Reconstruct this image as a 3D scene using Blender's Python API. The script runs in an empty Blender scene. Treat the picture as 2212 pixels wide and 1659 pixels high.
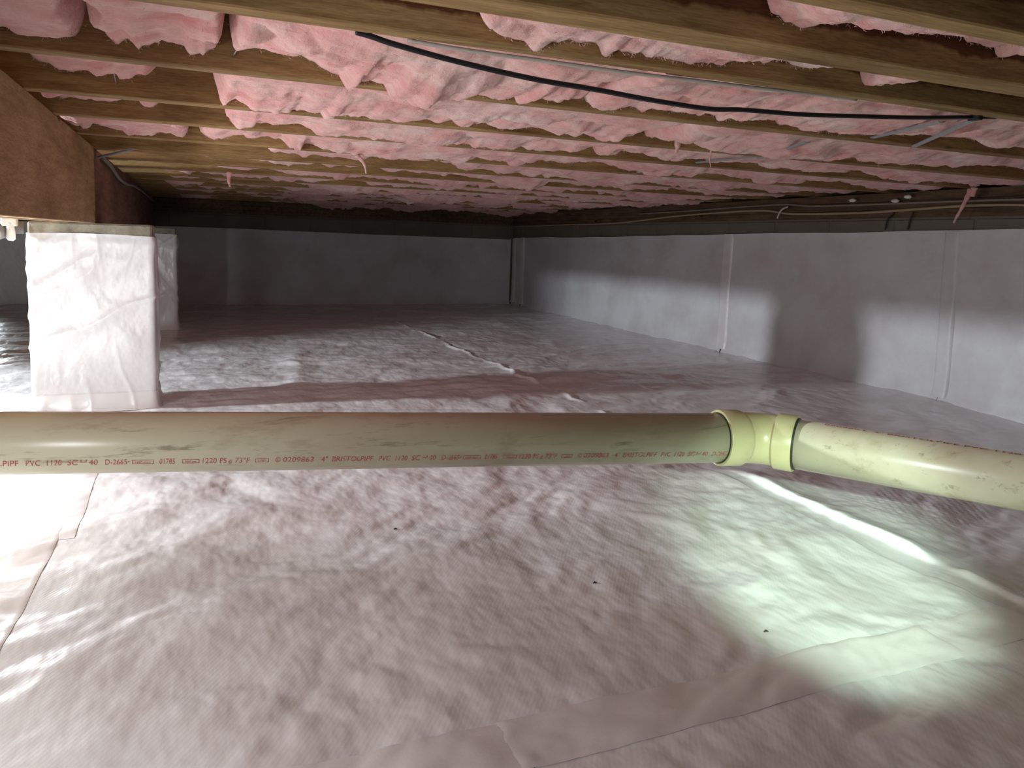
import bpy, math, random
import numpy as np
from mathutils import Matrix, Vector

# ------------------------------------------------------------------ scene, camera, world, lights
S = bpy.context.scene
C = S.collection
EYE = np.array([0., 0., .65])
F, CX, CY = 1628., 1106., 690.                     # focal length and principal point in 2212x1659 pixels
def _d(u, v):
    a = np.array([(u-CX)/F, -(v-CY)/F, -1.]); return a/np.linalg.norm(a)
_Y = _d(420, 500); _X = _d(4970, 640); _X = _X-np.dot(_X, _Y)*_Y; _X /= np.linalg.norm(_X); _Z = np.cross(_X, _Y)
RM = np.array([_X, _Y, _Z])                        # vanishing points of the beam and of the joists give the camera's turn
def ray(u, v): return RM @ _d(u, v)
def at_z(u, v, z): r = ray(u, v); return EYE + r*(z-EYE[2])/r[2]
def at_y(u, v, y): r = ray(u, v); return EYE + r*y/r[1]
def at_x(u, v, x): r = ray(u, v); return EYE + r*x/r[0]

cam = bpy.data.cameras.new('camera'); co = bpy.data.objects.new('camera', cam); C.objects.link(co)
cam.sensor_width = 36; cam.lens = F/2212*36; cam.shift_y = -(829.5-CY)/2212; cam.clip_start = .02
co.matrix_world = Matrix([[*RM[i], EYE[i]] for i in range(3)]+[[0, 0, 0, 1]])
S.camera = co

w = bpy.data.worlds.new('world'); S.world = w; w.use_nodes = True
w.node_tree.nodes['Background'].inputs[0].default_value = (.5, .5, .55, 1)
w.node_tree.nodes['Background'].inputs[1].default_value = .0

S.view_settings.view_transform = 'Standard'; S.view_settings.look = 'None'
S.view_settings.exposure = 0.22; S.view_settings.gamma = 1; S.view_settings.use_curve_mapping = False

def light(name, kind, loc, energy, col, aim=None, **kw):
    l = bpy.data.lights.new(name, kind); l.energy = energy; l.color = col
    for k, v in kw.items(): setattr(l, k, v)
    o = bpy.data.objects.new(name, l); C.objects.link(o); o.location = loc
    if aim is not None:
        o.rotation_euler = (Vector(aim)-Vector(loc)).to_track_quat('-Z', 'Y').to_euler()
    return o
# bulb hung in the next bay, shining under the beam; work lamp low on the ground beside the frame; hand torch
light('bay_bulb', 'SPOT', (-2.6, 3.2, .86), 400, (.86, .95, 1.), aim=(3, 3.1, .1), spot_size=math.radians(68), spot_blend=.55, shadow_soft_size=.05)
light('wall_vent_daylight', 'AREA', (-1.80, 7.18, .36), 12, (.88, .96, 1.), aim=(-1.2, 0, .16), shape='RECTANGLE', size=.40, size_y=.30, spread=math.radians(45))
light('ground_work_lamp', 'POINT', (-.82, 1.90, .27), 26, (.95, .98, 1.), shadow_soft_size=.05)
light('side_fill', 'POINT', (-.62, .40, .44), 21, (.96, .98, 1.), shadow_soft_size=.06)  # unseen fill added on the camera side to brighten the foreground
light('hand_torch', 'SPOT', (.42, -.08, .70), 150, (.72, 1., .80), aim=(1.23, 1.20, 0), spot_size=math.radians(25), spot_blend=.85, shadow_soft_size=.02)
light('hand_torch_spill', 'SPOT', (.42, -.08, .70), 6, (.97, 1., .70), aim=(1.55, 1.30, .16), spot_size=math.radians(48), spot_blend=.8, shadow_soft_size=.02)

# ------------------------------------------------------------------ helpers
rng = np.random.default_rng(7)
def _hash(ix, iy, seed):
    n = (ix.astype(np.int64)*374761393 + iy.astype(np.int64)*668265263 + seed*1442695041) & 0x7fffffff
    n = ((n ^ (n >> 13))*1274126177) & 0x7fffffff
    n = n ^ (n >> 16)
    return (n & 0xffff)/65535.
def vnoise(x, y, seed=0):
    x, y = np.broadcast_arrays(np.asarray(x, float), np.asarray(y, float))
    ix = np.floor(x); iy = np.floor(y); fx = x-ix; fy = y-iy
    fx = fx*fx*fx*(fx*(fx*6-15)+10); fy = fy*fy*fy*(fy*(fy*6-15)+10)
    a = _hash(ix, iy, seed); b = _hash(ix+1, iy, seed); c = _hash(ix, iy+1, seed); d = _hash(ix+1, iy+1, seed)
    return (a*(1-fx)+b*fx)*(1-fy)+(c*(1-fx)+d*fx)*fy
def fbm(x, y, seed=0, octv=4, gain=.5):
    t = 0; amp = 1; tot = 0
    for k in range(octv):
        t = t+amp*(vnoise(np.asarray(x)*2**k+k*17.3, np.asarray(y)*2**k+k*9.1, seed+k)-.5)*2; tot += amp; amp *= gain
    return t/tot
def ridge(x, y, seed=0): return 1-np.abs(fbm(x, y, seed, 2))*2.4
def sstep(a, b, x): t = np.clip((x-a)/(b-a), 0, 1); return t*t*(3-2*t)

MATS = {}
class NT:
    def __init__(s, name):
        s.m = bpy.data.materials.new(name); s.m.use_nodes = True; s.t = s.m.node_tree; s.b = s.t.nodes['Principled BSDF']; MATS[name] = s.m
        s.tc = s.t.nodes.new('ShaderNodeTexCoord')
    def n(s, typ, **kw):
        q = s.t.nodes.new('ShaderNode'+typ)
        for k, v in kw.items():
            if k in q.inputs.keys(): q.inputs[k].default_value = v
            else: setattr(q, k, v)
        return q
    def l(s, a, b): s.t.links.new(a, b)
    def coord(s, scale=(1, 1, 1), rot=(0, 0, 0)):
        mp = s.n('Mapping'); mp.inputs['Scale'].default_value = scale; mp.inputs['Rotation'].default_value = rot
        s.l(s.tc.outputs['Object'], mp.inputs[0]); return mp.outputs[0]
    def noise(s, sc, scale=(1, 1, 1), detail=4, rough=.5, rot=(0, 0, 0)):
        q = s.n('TexNoise'); q.inputs['Scale'].default_value = sc; q.inputs['Detail'].default_value = detail; q.inputs['Roughness'].default_value = rough
        s.l(s.coord(scale, rot), q.inputs['Vector']); return q.outputs[0]
    def ramp(s, src, stops):
        r = s.n('ValToRGB'); e = r.color_ramp.elements
        while len(e) < len(stops): e.new(.5)
        for q, (p, c) in zip(e, stops): q.position = p; q.color = (*c, 1)
        s.l(src, r.inputs[0]); return r.outputs[0]
    def mix(s, a, b, fac, mode='MIX'):
        q = s.n('MixRGB', blend_type=mode)
        for i, v in ((0, fac), (1, a), (2, b)):
            if hasattr(v, 'node'): s.l(v, q.inputs[i])
            else: q.inputs[i].default_value = v if i == 0 else (*v, 1)
        return q.outputs[0]
    def bump(s, src, st, dist):
        b = s.n('Bump'); b.inputs['Strength'].default_value = st; b.inputs['Distance'].default_value = dist
        s.l(src, b.inputs['Height'])
        if s.b.inputs['Normal'].links: s.l(s.b.inputs['Normal'].links[0].from_socket, b.inputs['Normal'])
        s.l(b.outputs[0], s.b.inputs['Normal'])
    def out(s, col, rough=.6, spec=.5, metal=0):
        if hasattr(col, 'node'): s.l(col, s.b.inputs['Base Color'])
        else: s.b.inputs['Base Color'].default_value = (*col, 1)
        s.b.inputs['Roughness'].default_value = rough; s.b.inputs['Specular IOR Level'].default_value = spec; s.b.inputs['Metallic'].default_value = metal
        return s.m

def wood(name, dark, mid, lite, along='x', stain=None):
    t = NT(name); sc = {'x': (1, 9, 9), 'y': (9, 1, 9)}[along]
    g = t.noise(6, sc, 6, .6); fine = t.noise(45, sc, 3, .6); blot = t.noise(2.2, (1, 1.6, 2.5), 3)
    c = t.ramp(g, [(.28, dark), (.5, mid), (.72, lite)])
    c = t.mix(c, t.ramp(fine, [(.35, (.45, .38, .3)), (.6, (1, 1, 1))]), .45, 'MULTIPLY')
    c = t.mix(c, t.ramp(blot, [(.3, (.55, .42, .34)), (.6, (1, 1, 1))]), .6, 'MULTIPLY')
    v = t.n('TexVoronoi'); v.inputs['Scale'].default_value = 3.0; t.l(t.coord({'x': (1, 2.2, 2.2), 'y': (2.2, 1, 2.2)}[along]), v.inputs['Vector'])
    c = t.mix(c, t.ramp(v.outputs['Distance'], [(.05, (.12, .06, .03)), (.09, (1, 1, 1))]), .8, 'MULTIPLY')
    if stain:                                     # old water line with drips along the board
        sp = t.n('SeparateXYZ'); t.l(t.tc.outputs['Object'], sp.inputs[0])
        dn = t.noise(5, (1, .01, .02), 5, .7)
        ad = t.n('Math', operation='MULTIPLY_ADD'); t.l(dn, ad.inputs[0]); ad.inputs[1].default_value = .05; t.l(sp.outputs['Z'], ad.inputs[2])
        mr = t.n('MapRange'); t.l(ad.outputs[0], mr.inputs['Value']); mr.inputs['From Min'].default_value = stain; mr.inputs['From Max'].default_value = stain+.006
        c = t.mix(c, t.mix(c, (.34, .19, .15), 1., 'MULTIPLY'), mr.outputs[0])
    t.bump(fine, .25, .002); return t.out(c, .72, .3)
wood('joist_wood', (.20, .115, .040), (.33, .21, .085), (.46, .315, .14))
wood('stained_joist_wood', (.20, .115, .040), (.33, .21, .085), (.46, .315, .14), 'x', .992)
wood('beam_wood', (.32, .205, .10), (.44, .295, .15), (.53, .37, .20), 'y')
wood('beam_wood_shaded', (.13, .065, .04), (.20, .10, .06), (.27, .145, .085), 'y')  # beam wood beyond the joint, with its shade put into the colour
wood('end_wood', (.45, .29, .13), (.55, .37, .18), (.64, .45, .24))
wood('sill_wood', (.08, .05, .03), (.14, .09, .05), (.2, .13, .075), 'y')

def liner_mat(name, base, rough, warp=True):
    t = NT(name)
    st = t.noise(3.2, (1, 1, 1), 5, .6)
    c = t.mix(base, tuple(x*y for x, y in zip(base, (.84, .80, .79))), t.ramp(st, [(.42, (0, 0, 0)), (.68, (1, 1, 1))]))
    wv = t.n('TexWave', wave_type='BANDS', bands_direction='DIAGONAL'); wv.inputs['Scale'].default_value = 95; wv.inputs['Distortion'].default_value = .6
    t.l(t.coord((-.8, .55, 1)), wv.inputs['Vector'])
    t.bump(wv.outputs['Fac'], .06, .0010)
    t.bump(t.noise(14, (1.4, .65, 1), 2, .5, (0, 0, .5)), .42, .012)
    t.bump(t.noise(48, (1.6, .5, 1), 2, .5, (0, 0, .5)), .10, .003)
    return t.out(c, rough, .5)
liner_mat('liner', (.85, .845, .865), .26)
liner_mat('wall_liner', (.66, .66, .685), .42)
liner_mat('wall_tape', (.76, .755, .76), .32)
t = NT('tape'); c = t.mix((.80, .76, .755), (.74, .695, .69), t.ramp(t.noise(9), [(.4, (0, 0, 0)), (.7, (1, 1, 1))]))
t.bump(t.noise(40, (1, 1, 1), 4, .6), .16, .003); t.out(c, .32, .5)
t = NT('insulation')
n1 = t.noise(9, (1, 1.4, 1.4), 7, .66, (0, 0, .5)); n2 = t.noise(38, (.7, 1.8, 1.6), 6, .7, (0, 0, .35)); n3 = t.noise(5, (1, 1.3, 1), 5, .6)
c = t.ramp(n1, [(.30, (.68, .28, .265)), (.48, (.76, .415, .39)), (.66, (.80, .545, .50))])
c = t.mix(c, (.80, .65, .60), t.ramp(n3, [(.52, (0, 0, 0)), (.70, (.8, .8, .8))]))
c = t.mix(c, t.ramp(n2, [(.34, (.84, .68, .65)), (.60, (1, 1, 1))]), .55, 'MULTIPLY')
fib = t.noise(150, (.4, 1.9, 1.2), 4, .75, (0, 0, .3)); t.bump(n1, .35, .02); t.bump(n2, .55, .010); t.bump(fib, .4, .004); t.bump(t.noise(80, (1.6, .4, 1), 4, .7, (0, 0, .9)), .35, .005)
t.out(c, 1., .05); t.b.inputs['Sheen Weight'].default_value = .3; t.b.inputs['Sheen Tint'].default_value = (1, .84, .80, 1)
t = NT('fibre'); t.out((.76, .47, .44), 1., .05)
t = NT('pvc')
lo = t.noise(3.5, (.35, 1, 1.2), 5, .6); sc = t.noise(30, (.10, 1, 1.4), 6, .75); sc2 = t.noise(9, (.30, 1, 1), 6, .7)
c = t.mix((.62, .59, .43), (.48, .40, .26), t.ramp(lo, [(.5, (0, 0, 0)), (.75, (1, 1, 1))]))
c = t.mix(c, (.22, .17, .10), t.ramp(sc, [(.585, (0, 0, 0)), (.68, (.7, .7, .7))]))
c = t.mix(c, (.30, .21, .10), t.ramp(sc2, [(.55, (0, 0, 0)), (.72, (.65, .65, .65))]))
t.out(c, .30, .5)
t = NT('pvc_fitting'); c = t.mix((.56, .51, .29), (.44, .38, .20), t.ramp(t.noise(8, (1, 1, 1), 5, .6), [(.52, (0, 0, 0)), (.72, (1, 1, 1))])); t.out(c, .32, .5)
t = NT('glue'); t.out((.025, .028, .02), .5, .4)
t = NT('red_print'); t.out(t.mix((.45, .07, .09), (.52, .38, .28), t.ramp(t.noise(160, (1, 1, 1), 3, .7), [(.50, (0, 0, 0)), (.66, (1, 1, 1))])), .5, .3)
t = NT('black_jacket'); t.out((.012, .012, .014), .45, .4)
t = NT('white_jacket'); t.out(t.mix((.62, .57, .52), (.45, .40, .36), t.noise(20)), .5, .4)
t = NT('tan_jacket'); t.out((.36, .28, .18), .6, .3)
t = NT('grey_jacket'); t.out((.22, .19, .16), .6, .3)
t = NT('galvanised'); t.out(t.mix((.55, .57, .58), (.38, .40, .42), t.noise(30)), .42, .5, .75)
t = NT('steel_wire'); t.out((.30, .27, .25), .45, .5, .7)
t = NT('white_plastic'); t.out((.75, .70, .62), .4, .4)
t = NT('grey_plastic'); t.out((.22, .19, .17), .5, .4)
t = NT('concrete')
c = t.ramp(t.noise(18, (1, 1, 1), 6, .65), [(.3, (.22, .20, .15)), (.55, (.36, .33, .26)), (.75, (.46, .43, .34))])
c = t.mix(c, (.13, .085, .05), t.ramp(t.noise(9, (1, 1, 1), 4), [(.60, (0, 0, 0)), (.68, (.9, .9, .9))]))
t.bump(t.noise(120, (1, 1, 1), 4, .7), .6, .004); t.out(c, .9, .2)
t = NT('block'); c = t.mix((.20, .185, .15), (.12, .11, .09), t.noise(6, (1, 1, 1), 5)); t.bump(t.noise(90), .5, .004); t.out(c, .9, .2)
t = NT('subfloor'); c = t.mix((.20, .10, .05), (.11, .05, .025), t.noise(5, (1, 3, 1), 5)); t.out(c, .85, .2)

def obj(name, verts, faces, mat, parent=None, smooth=False):
    me = bpy.data.meshes.new(name); me.from_pydata([tuple(map(float, v)) for v in verts], [], [tuple(map(int, f)) for f in faces])
    me.materials.append(MATS[mat])
    if smooth: me.polygons.foreach_set('use_smooth', [True]*len(me.polygons))
    me.update(); o = bpy.data.objects.new(name, me); C.objects.link(o)
    if parent: o.parent = parent
    return o
def grid_obj(name, P, mat, parent=None, smooth=True, flip=False):
    """P: (n, m, 3) array of points"""
    n, m = P.shape[:2]
    i, j = np.meshgrid(np.arange(n-1), np.arange(m-1), indexing='ij'); a = (i*m+j).ravel()
    q = np.stack([a, a+m, a+m+1, a+1], 1)
    if flip: q = q[:, ::-1]
    me = bpy.data.meshes.new(name)
    me.vertices.add(n*m); me.vertices.foreach_set('co', P.reshape(-1).astype(np.float32))
    nf = len(q); me.loops.add(nf*4); me.loops.foreach_set('vertex_index', q.ravel().astype(np.int32))
    me.polygons.add(nf); me.polygons.foreach_set('loop_start', (np.arange(nf)*4).astype(np.int32))
    me.polygons.foreach_set('use_smooth', np.full(nf, smooth)); me.materials.append(MATS[mat])
    me.update(calc_edges=True); o = bpy.data.objects.new(name, me); C.objects.link(o)
    if parent: o.parent = parent
    return o
def boxg(x0, x1, y0, y1, z0, z1, b=.0):
    """box, optionally with chamfered edges along the three axes"""
    if b <= 0:
        v = [(x, y, z) for x in (x0, x1) for y in (y0, y1) for z in (z0, z1)]
        return v, [(0, 1, 3, 2), (4, 6, 7, 5), (0, 4, 5, 1), (2, 3, 7, 6), (0, 2, 6, 4), (1, 5, 7, 3)]
    v = []; 
    for x, sx in ((x0, 1), (x1, -1)):
        for y, sy in ((y0, 1), (y1, -1)):
            for z, sz in ((z0, 1), (z1, -1)):
                v += [(x, y+sy*b, z+sz*b), (x+sx*b, y, z+sz*b), (x+sx*b, y+sy*b, z)]
    def k(i, j, l, a): return (i*4+j*2+l)*3+a
    f = []
    for i in (0, 1): f.append([k(i, 0, 0, 0), k(i, 0, 1, 0), k(i, 1, 1, 0), k(i, 1, 0, 0)][::1 if i == 0 else -1])
    for j in (0, 1): f.append([k(0, j, 0, 1), k(1, j, 0, 1), k(1, j, 1, 1), k(0, j, 1, 1)][::1 if j == 0 else -1])
    for l in (0, 1): f.append([k(0, 0, l, 2), k(0, 1, l, 2), k(1, 1, l, 2), k(1, 0, l, 2)][::1 if l == 0 else -1])
    for i in (0, 1):
        for j in (0, 1): f.append([k(i, j, 0, 0), k(i, j, 0, 1), k(i, j, 1, 1), k(i, j, 1, 0)][::1 if (i+j) % 2 == 0 else -1])
        for l in (0, 1): f.append([k(i, 0, l, 0), k(i, 1, l, 0), k(i, 1, l, 2), k(i, 0, l, 2)][::1 if (i+l) % 2 == 0 else -1])
    for j in (0, 1):
        for l in (0, 1): f.append([k(0, j, l, 1), k(1, j, l, 1), k(1, j, l, 2), k(0, j, l, 2)][::-1 if (j+l) % 2 == 0 else 1])
    for i in (0, 1):
        for j in (0, 1):
            for l in (0, 1): f.append([k(i, j, l, 0), k(i, j, l, 1), k(i, j, l, 2)])
    return v, f
def box(name, x0, x1, y0, y1, z0, z1, mat, parent=None, b=0.): return obj(name, *boxg(x0, x1, y0, y1, z0, z1, b), mat, parent)
def catmull(P, k=8):
    P = [np.array(p, float) for p in P]; P = [2*P[0]-P[1]]+P+[2*P[-1]-P[-2]]; o = []
    for a, b, c, d in zip(P, P[1:], P[2:], P[3:]):
        for t in np.arange(k)/k:
            o.append(.5*((2*b)+(-a+c)*t+(2*a-5*b+4*c-d)*t*t+(-a+3*b-3*c+d)*t**3))
    return np.array(o+[P[-2]])
def tube(P, r, n=10, cap=True):
    """returns verts, faces of a tube along P; r is a number or a list"""
    P = np.array(P, float); m = len(P); r = np.broadcast_to(np.asarray(r, float), (m,))
    T = np.gradient(P, axis=0); T /= np.linalg.norm(T, axis=1)[:, None]
    up = np.array([0, 0, 1.]) if abs(T[0][2]) < .9 else np.array([1., 0, 0])
    V = []
    for p, t_, rr in zip(P, T, r):
        a = np.cross(up, t_); a /= np.linalg.norm(a); b = np.cross(t_, a)
        th = np.arange(n)*2*np.pi/n
        V += list(p+rr*(np.cos(th)[:, None]*a+np.sin(th)[:, None]*b))
    Fc = [(i*n+j, i*n+(j+1) % n, (i+1)*n+(j+1) % n, (i+1)*n+j) for i in range(m-1) for j in range(n)]
    if cap: Fc += [tuple(range(n))[::-1], tuple((m-1)*n+np.arange(n))]
    return V, Fc
def empty(name, loc=(0, 0, 0)):
    o = bpy.data.objects.new(name, None); C.objects.link(o); o.location = loc; o.empty_display_size = .05
    return o
def tag(o, label, cat, group=None):
    o['label'] = label; o['category'] = cat
    if group: o['group'] = group
    return o
def struct(o): o['kind'] = 'structure'; return o
def adopt(child, par):                          # keep world place under an empty that is not at the origin
    child.parent = par; child.matrix_parent_inverse = Matrix.Translation(par.location).inverted(); return child

ZJ, ZB, ZS = .935, .668, 1.17                   # joist undersides, beam underside, subfloor
XB0, XB1, XW, YF = -.437, -.322, 3.05, 7.25     # beam sides, right wall, far wall

# ------------------------------------------------------------------ setting: ground liner, walls, ceiling
def floor_h(x, y):
    wx = x+.10*fbm(x*3.1, y*3.1, 12, 2); wy = y+.10*fbm(x*3.1+7, y*3.1, 13, 2)
    r1 = wx*.87+wy*.5; r2 = -wx*.5+wy*.87
    h = .010*fbm(x*1.2, y*1.2, 21, 2)+.0110*fbm(r1*4.2, r2*6.6, 11, 3, .50)
    h = h+.0036*np.abs(fbm(r1*11, r2*15, 15, 3, .55))
    h = h+.0045*np.clip(ridge(r1*1.5, r2*3.4, 31)-.55, 0, 1)*np.clip(vnoise(x*2.3, y*2.3, 33)*2-.8, 0, 1)
    h = h+.0030*np.clip(ridge(r2*1.8+4, r1*3.1, 41)-.72, 0, 1)*np.clip(vnoise(x*2.7+5, y*2.7, 43)*2-.9, 0, 1)
    far = sstep(2.3, 3.4, y)
    h = h+far*(.005*fbm(x*2.4+.8*y, y*7.5, 51, 4, .55)+.003*np.abs(fbm(x*4, y*12, 55, 3)))
    left = sstep(-.45, -.8, x)*sstep(3, 3.6, y)
    h = h+left*.012*fbm(x*3, y*8, 61, 3)
    # seam fold running along the beam direction, tented between y=1.05 and 1.75, crumpled farther on
    xs = 1.445+.02*fbm(y*1.3, 0*y, 71, 2)
    dx = x-xs
    tent = np.where(dx < 0, np.exp(-(dx/.010)**2), np.exp(-(dx/.045)**2))
    h = h + .018*tent*sstep(1.02, 1.14, y)*sstep(1.78, 1.55, y)*(.85+.3*vnoise(y*9, y*0, 73))
    h = h + .012*np.exp(-(dx/.016)**2)*sstep(.72, .85, y)*sstep(1.06, .98, y)
    h = h + (.0085*np.exp(-((dx+.03*fbm(y*7, 0*y, 75, 2))/.012)**2))*sstep(2.2, 2.5, y)*sstep(6.3, 5.4, y)*np.clip(vnoise(y*6.5, y*0+3, 77)*1.8-.35, 0, 1.3)
    xe = 1.385+.03*fbm(y*1.7, 0*y+4, 81, 2)         # edge of the upper sheet
    h = h + .0045*sstep(xe+.003, xe-.002, x)*sstep(xe-.16, xe-.02, x)*sstep(.5, .8, y)*sstep(2.2, 1.6, y)
    # big slow wrinkle to the right of the pier
    h = h + .011*np.exp(-((x-.42-.10*(y-3.4)+.05*fbm(y*4, y*0, 83, 2))/.06)**2)*sstep(2.95, 3.4, y)*sstep(4.8, 3.9, y)
    # rows of small round dimples pressed into the sheet
    gx = x/.022; gy = y/.019; row = np.floor(gy); ox = gx+.5*(row % 2)
    ddx = (ox-np.floor(ox)-.5)*.022; ddy = (gy-row-.5)*.019
    h = h - .0016*sstep(.009, .005, np.sqrt(ddx**2+ddy**2))*sstep(.16, .09, np.sqrt(((x-1.74)*.75)**2+((y-1.33)*.9)**2))
    return h
gx = np.concatenate([np.arange(-6, -.9, .06), np.arange(-.9, 1.34, .0085), np.arange(1.34, 1.95, .005), np.arange(1.95, 3.08, .012)])
gy = np.concatenate([np.arange(-2.6, .45, .05), np.arange(.45, 2.3, .0075), np.arange(2.3, 4.2, .012), np.arange(4.2, YF+.03, .022)])
GX, GY = np.meshgrid(gx, gy, indexing='ij')
floor = struct(grid_obj('floor', np.stack([GX, GY, floor_h(GX, GY)], -1), 'liner'))

def wall_sheet(axis, fixed, a0, a1, ztop, seed, parent, step=.02):
    A = np.arange(a0, a1+step*.5, step); K = np.linspace(0, 1, 40)
    AA, KK = np.meshgrid(A, K, indexing='ij'); ZT = ztop(A)[:, None]; Z = KK*(ZT+.03)-.03
    off = .004*fbm(AA*2, Z*3, seed, 3)+.003*np.clip(ridge(AA*2.2, Z*1.4, seed+3), 0, 1)**4+.02*np.exp(-np.maximum(Z, 0)/.03)+.006*np.exp(-(1-KK)/.02)
    P = np.stack([fixed-.006-off, AA, Z], -1) if axis == 'x' else np.stack([AA, fixed-.006-off, Z], -1)
    return grid_obj('liner_sheet', P, 'wall_liner', parent, True, axis == 'y')
def blocks(axis, fixed, a0, a1, parent, z0=.605, z1=.805):
    a = a0
    while a < a1-.05:
        e = min(a+.390, a1); d = random.Random(int(a*100)).uniform(0, .004)
        if axis == 'x': box('concrete_block', fixed+d, fixed+.19, a, e, z0, z1, 'block', parent, .004)
        else: box('concrete_block', a, e, fixed+d, fixed+.19, z0, z1, 'block', parent, .004)
        a += .40
wr = struct(box('wall_right', XW+.008, XW+.2, -2.6, YF+.2, -.05, .815, 'block'))
blocks('x', XW, 1.02, YF, wr)
topR = lambda y: .762-.014*np.clip(y-2, 0, 9)+.008*fbm(y*1.7, y*0, 5, 2)-.004
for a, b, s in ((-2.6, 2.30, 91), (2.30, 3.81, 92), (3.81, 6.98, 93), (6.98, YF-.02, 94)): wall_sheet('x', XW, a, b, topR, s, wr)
wf = struct(box('wall_far', -6, XW+.2, YF+.008, YF+.2, -.05, .815, 'block'))
blocks('y', YF, -2.2, XW, wf)
topF = lambda x: .668+.02*sstep(2.8, -.2, x)+.004*fbm(x*2, x*0, 6, 2)
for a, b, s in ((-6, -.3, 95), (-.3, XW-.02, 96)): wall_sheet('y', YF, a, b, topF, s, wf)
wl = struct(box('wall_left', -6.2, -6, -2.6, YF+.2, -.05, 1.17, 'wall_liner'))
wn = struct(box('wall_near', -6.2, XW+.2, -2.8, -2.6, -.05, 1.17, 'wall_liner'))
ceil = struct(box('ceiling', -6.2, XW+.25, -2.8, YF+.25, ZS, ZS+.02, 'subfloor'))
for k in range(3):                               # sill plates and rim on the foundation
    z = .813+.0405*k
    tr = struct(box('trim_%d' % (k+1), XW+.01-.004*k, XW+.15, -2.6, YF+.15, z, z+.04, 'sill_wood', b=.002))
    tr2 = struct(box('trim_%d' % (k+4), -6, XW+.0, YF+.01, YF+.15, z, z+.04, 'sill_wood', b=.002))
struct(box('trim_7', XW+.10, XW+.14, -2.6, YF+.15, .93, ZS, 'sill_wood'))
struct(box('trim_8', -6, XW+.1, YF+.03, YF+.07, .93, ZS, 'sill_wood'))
def vtape(axis, fixed, a, wdt, ztop, parent, seed, mat='wall_tape'):
    K = np.linspace(.02, ztop, 60); A = np.linspace(a-wdt/2, a+wdt/2, 12); AA, KK = np.meshgrid(A, K, indexing='ij')
    AA = AA+.008*fbm(KK*3, KK*0, seed, 2)
    off = .0145+.003*fbm(AA*14, KK*6, seed+1, 3)+.02*np.exp(-KK/.03)-.012*np.abs((np.linspace(-1, 1, 12)[:, None]+0*KK))**8
    P = np.stack([fixed-off, AA, KK], -1) if axis == 'x' else np.stack([AA, fixed-off, KK], -1)
    return grid_obj('seam_tape', P, mat, parent, True, axis == 'y')
vtape('x', XW, 3.81, .10, .735, wr, 101); vtape('x', XW, 2.30, .08, .75, wr, 102, 'wall_liner'); vtape('x', XW, 6.98, .10, .69, wr, 103)
vtape('x', XW, YF-.05, .10, .675, wr, 104); 

# ------------------------------------------------------------------ joists
JY = {'J0': .675, 'J2': 1.055, 'J3': 1.462, 'J4': 1.875, 'J5': 2.24, 'J6': 2.65, 'J7': 3.09}
JG = 'floor joists under the subfloor'
ORD = 'first second third fourth fifth sixth seventh eighth ninth tenth eleventh twelfth thirteenth fourteenth fifteenth sixteenth'.split()
def joist_mesh(y, x0=-.74, x1=3.14, z0=ZJ, th=.039, mat='joist_wood', nm='floor_joist'):
    return box(nm, x0, x1, y, y+th, z0, ZS, mat, None, .0025)
words = {'J0': 'wooden floor joist overhead on the camera side of the doubled joist',
         'J2': 'wooden floor joist with the black cable slung along its underside',
         'J3': 'wooden floor joist next beyond the one carrying the black cable, dark stained underside edge',
         'J4': 'second wooden floor joist beyond the one carrying the black cable',
         'J5': 'third wooden floor joist beyond the one carrying the black cable',
         'J6': 'fourth wooden floor joist beyond the one carrying the black cable',
         'J7': 'fifth wooden floor joist beyond the cable joist, strap running from it to the beam'}
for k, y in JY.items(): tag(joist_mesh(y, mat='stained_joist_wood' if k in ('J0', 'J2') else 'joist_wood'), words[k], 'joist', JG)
dj = empty('doubled_joist', (0, .867, ZJ)); tag(dj, 'doubled floor joist of two boards nailed side by side', 'joist', JG)
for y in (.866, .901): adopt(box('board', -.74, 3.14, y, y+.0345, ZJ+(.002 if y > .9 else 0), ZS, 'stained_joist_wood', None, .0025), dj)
FJ = [3.50+.41*i for i in range(10)]
o = None
for i, y in enumerate(FJ):
    if o is None: o = joist_mesh(FJ[0]); q = o
    else: q = o.copy(); C.objects.link(q); q.location = (0, y-FJ[0], 0)
    tag(q, '%s wooden floor joist beyond the one carrying the black cable' % ORD[i+5], 'joist', JG)
for i, y in enumerate((3.09+.04, 3.54, 3.95)):
    q = box('lapped_joist', -2.4, -.262+.01*i, y+.002, y+.040, ZJ, ZS, 'end_wood', None, .002)
    tag(q, '%s pale cut joist end poking over the beam past its galvanised strap' % ORD[i], 'joist', 'lapped joist ends on the beam')

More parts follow.
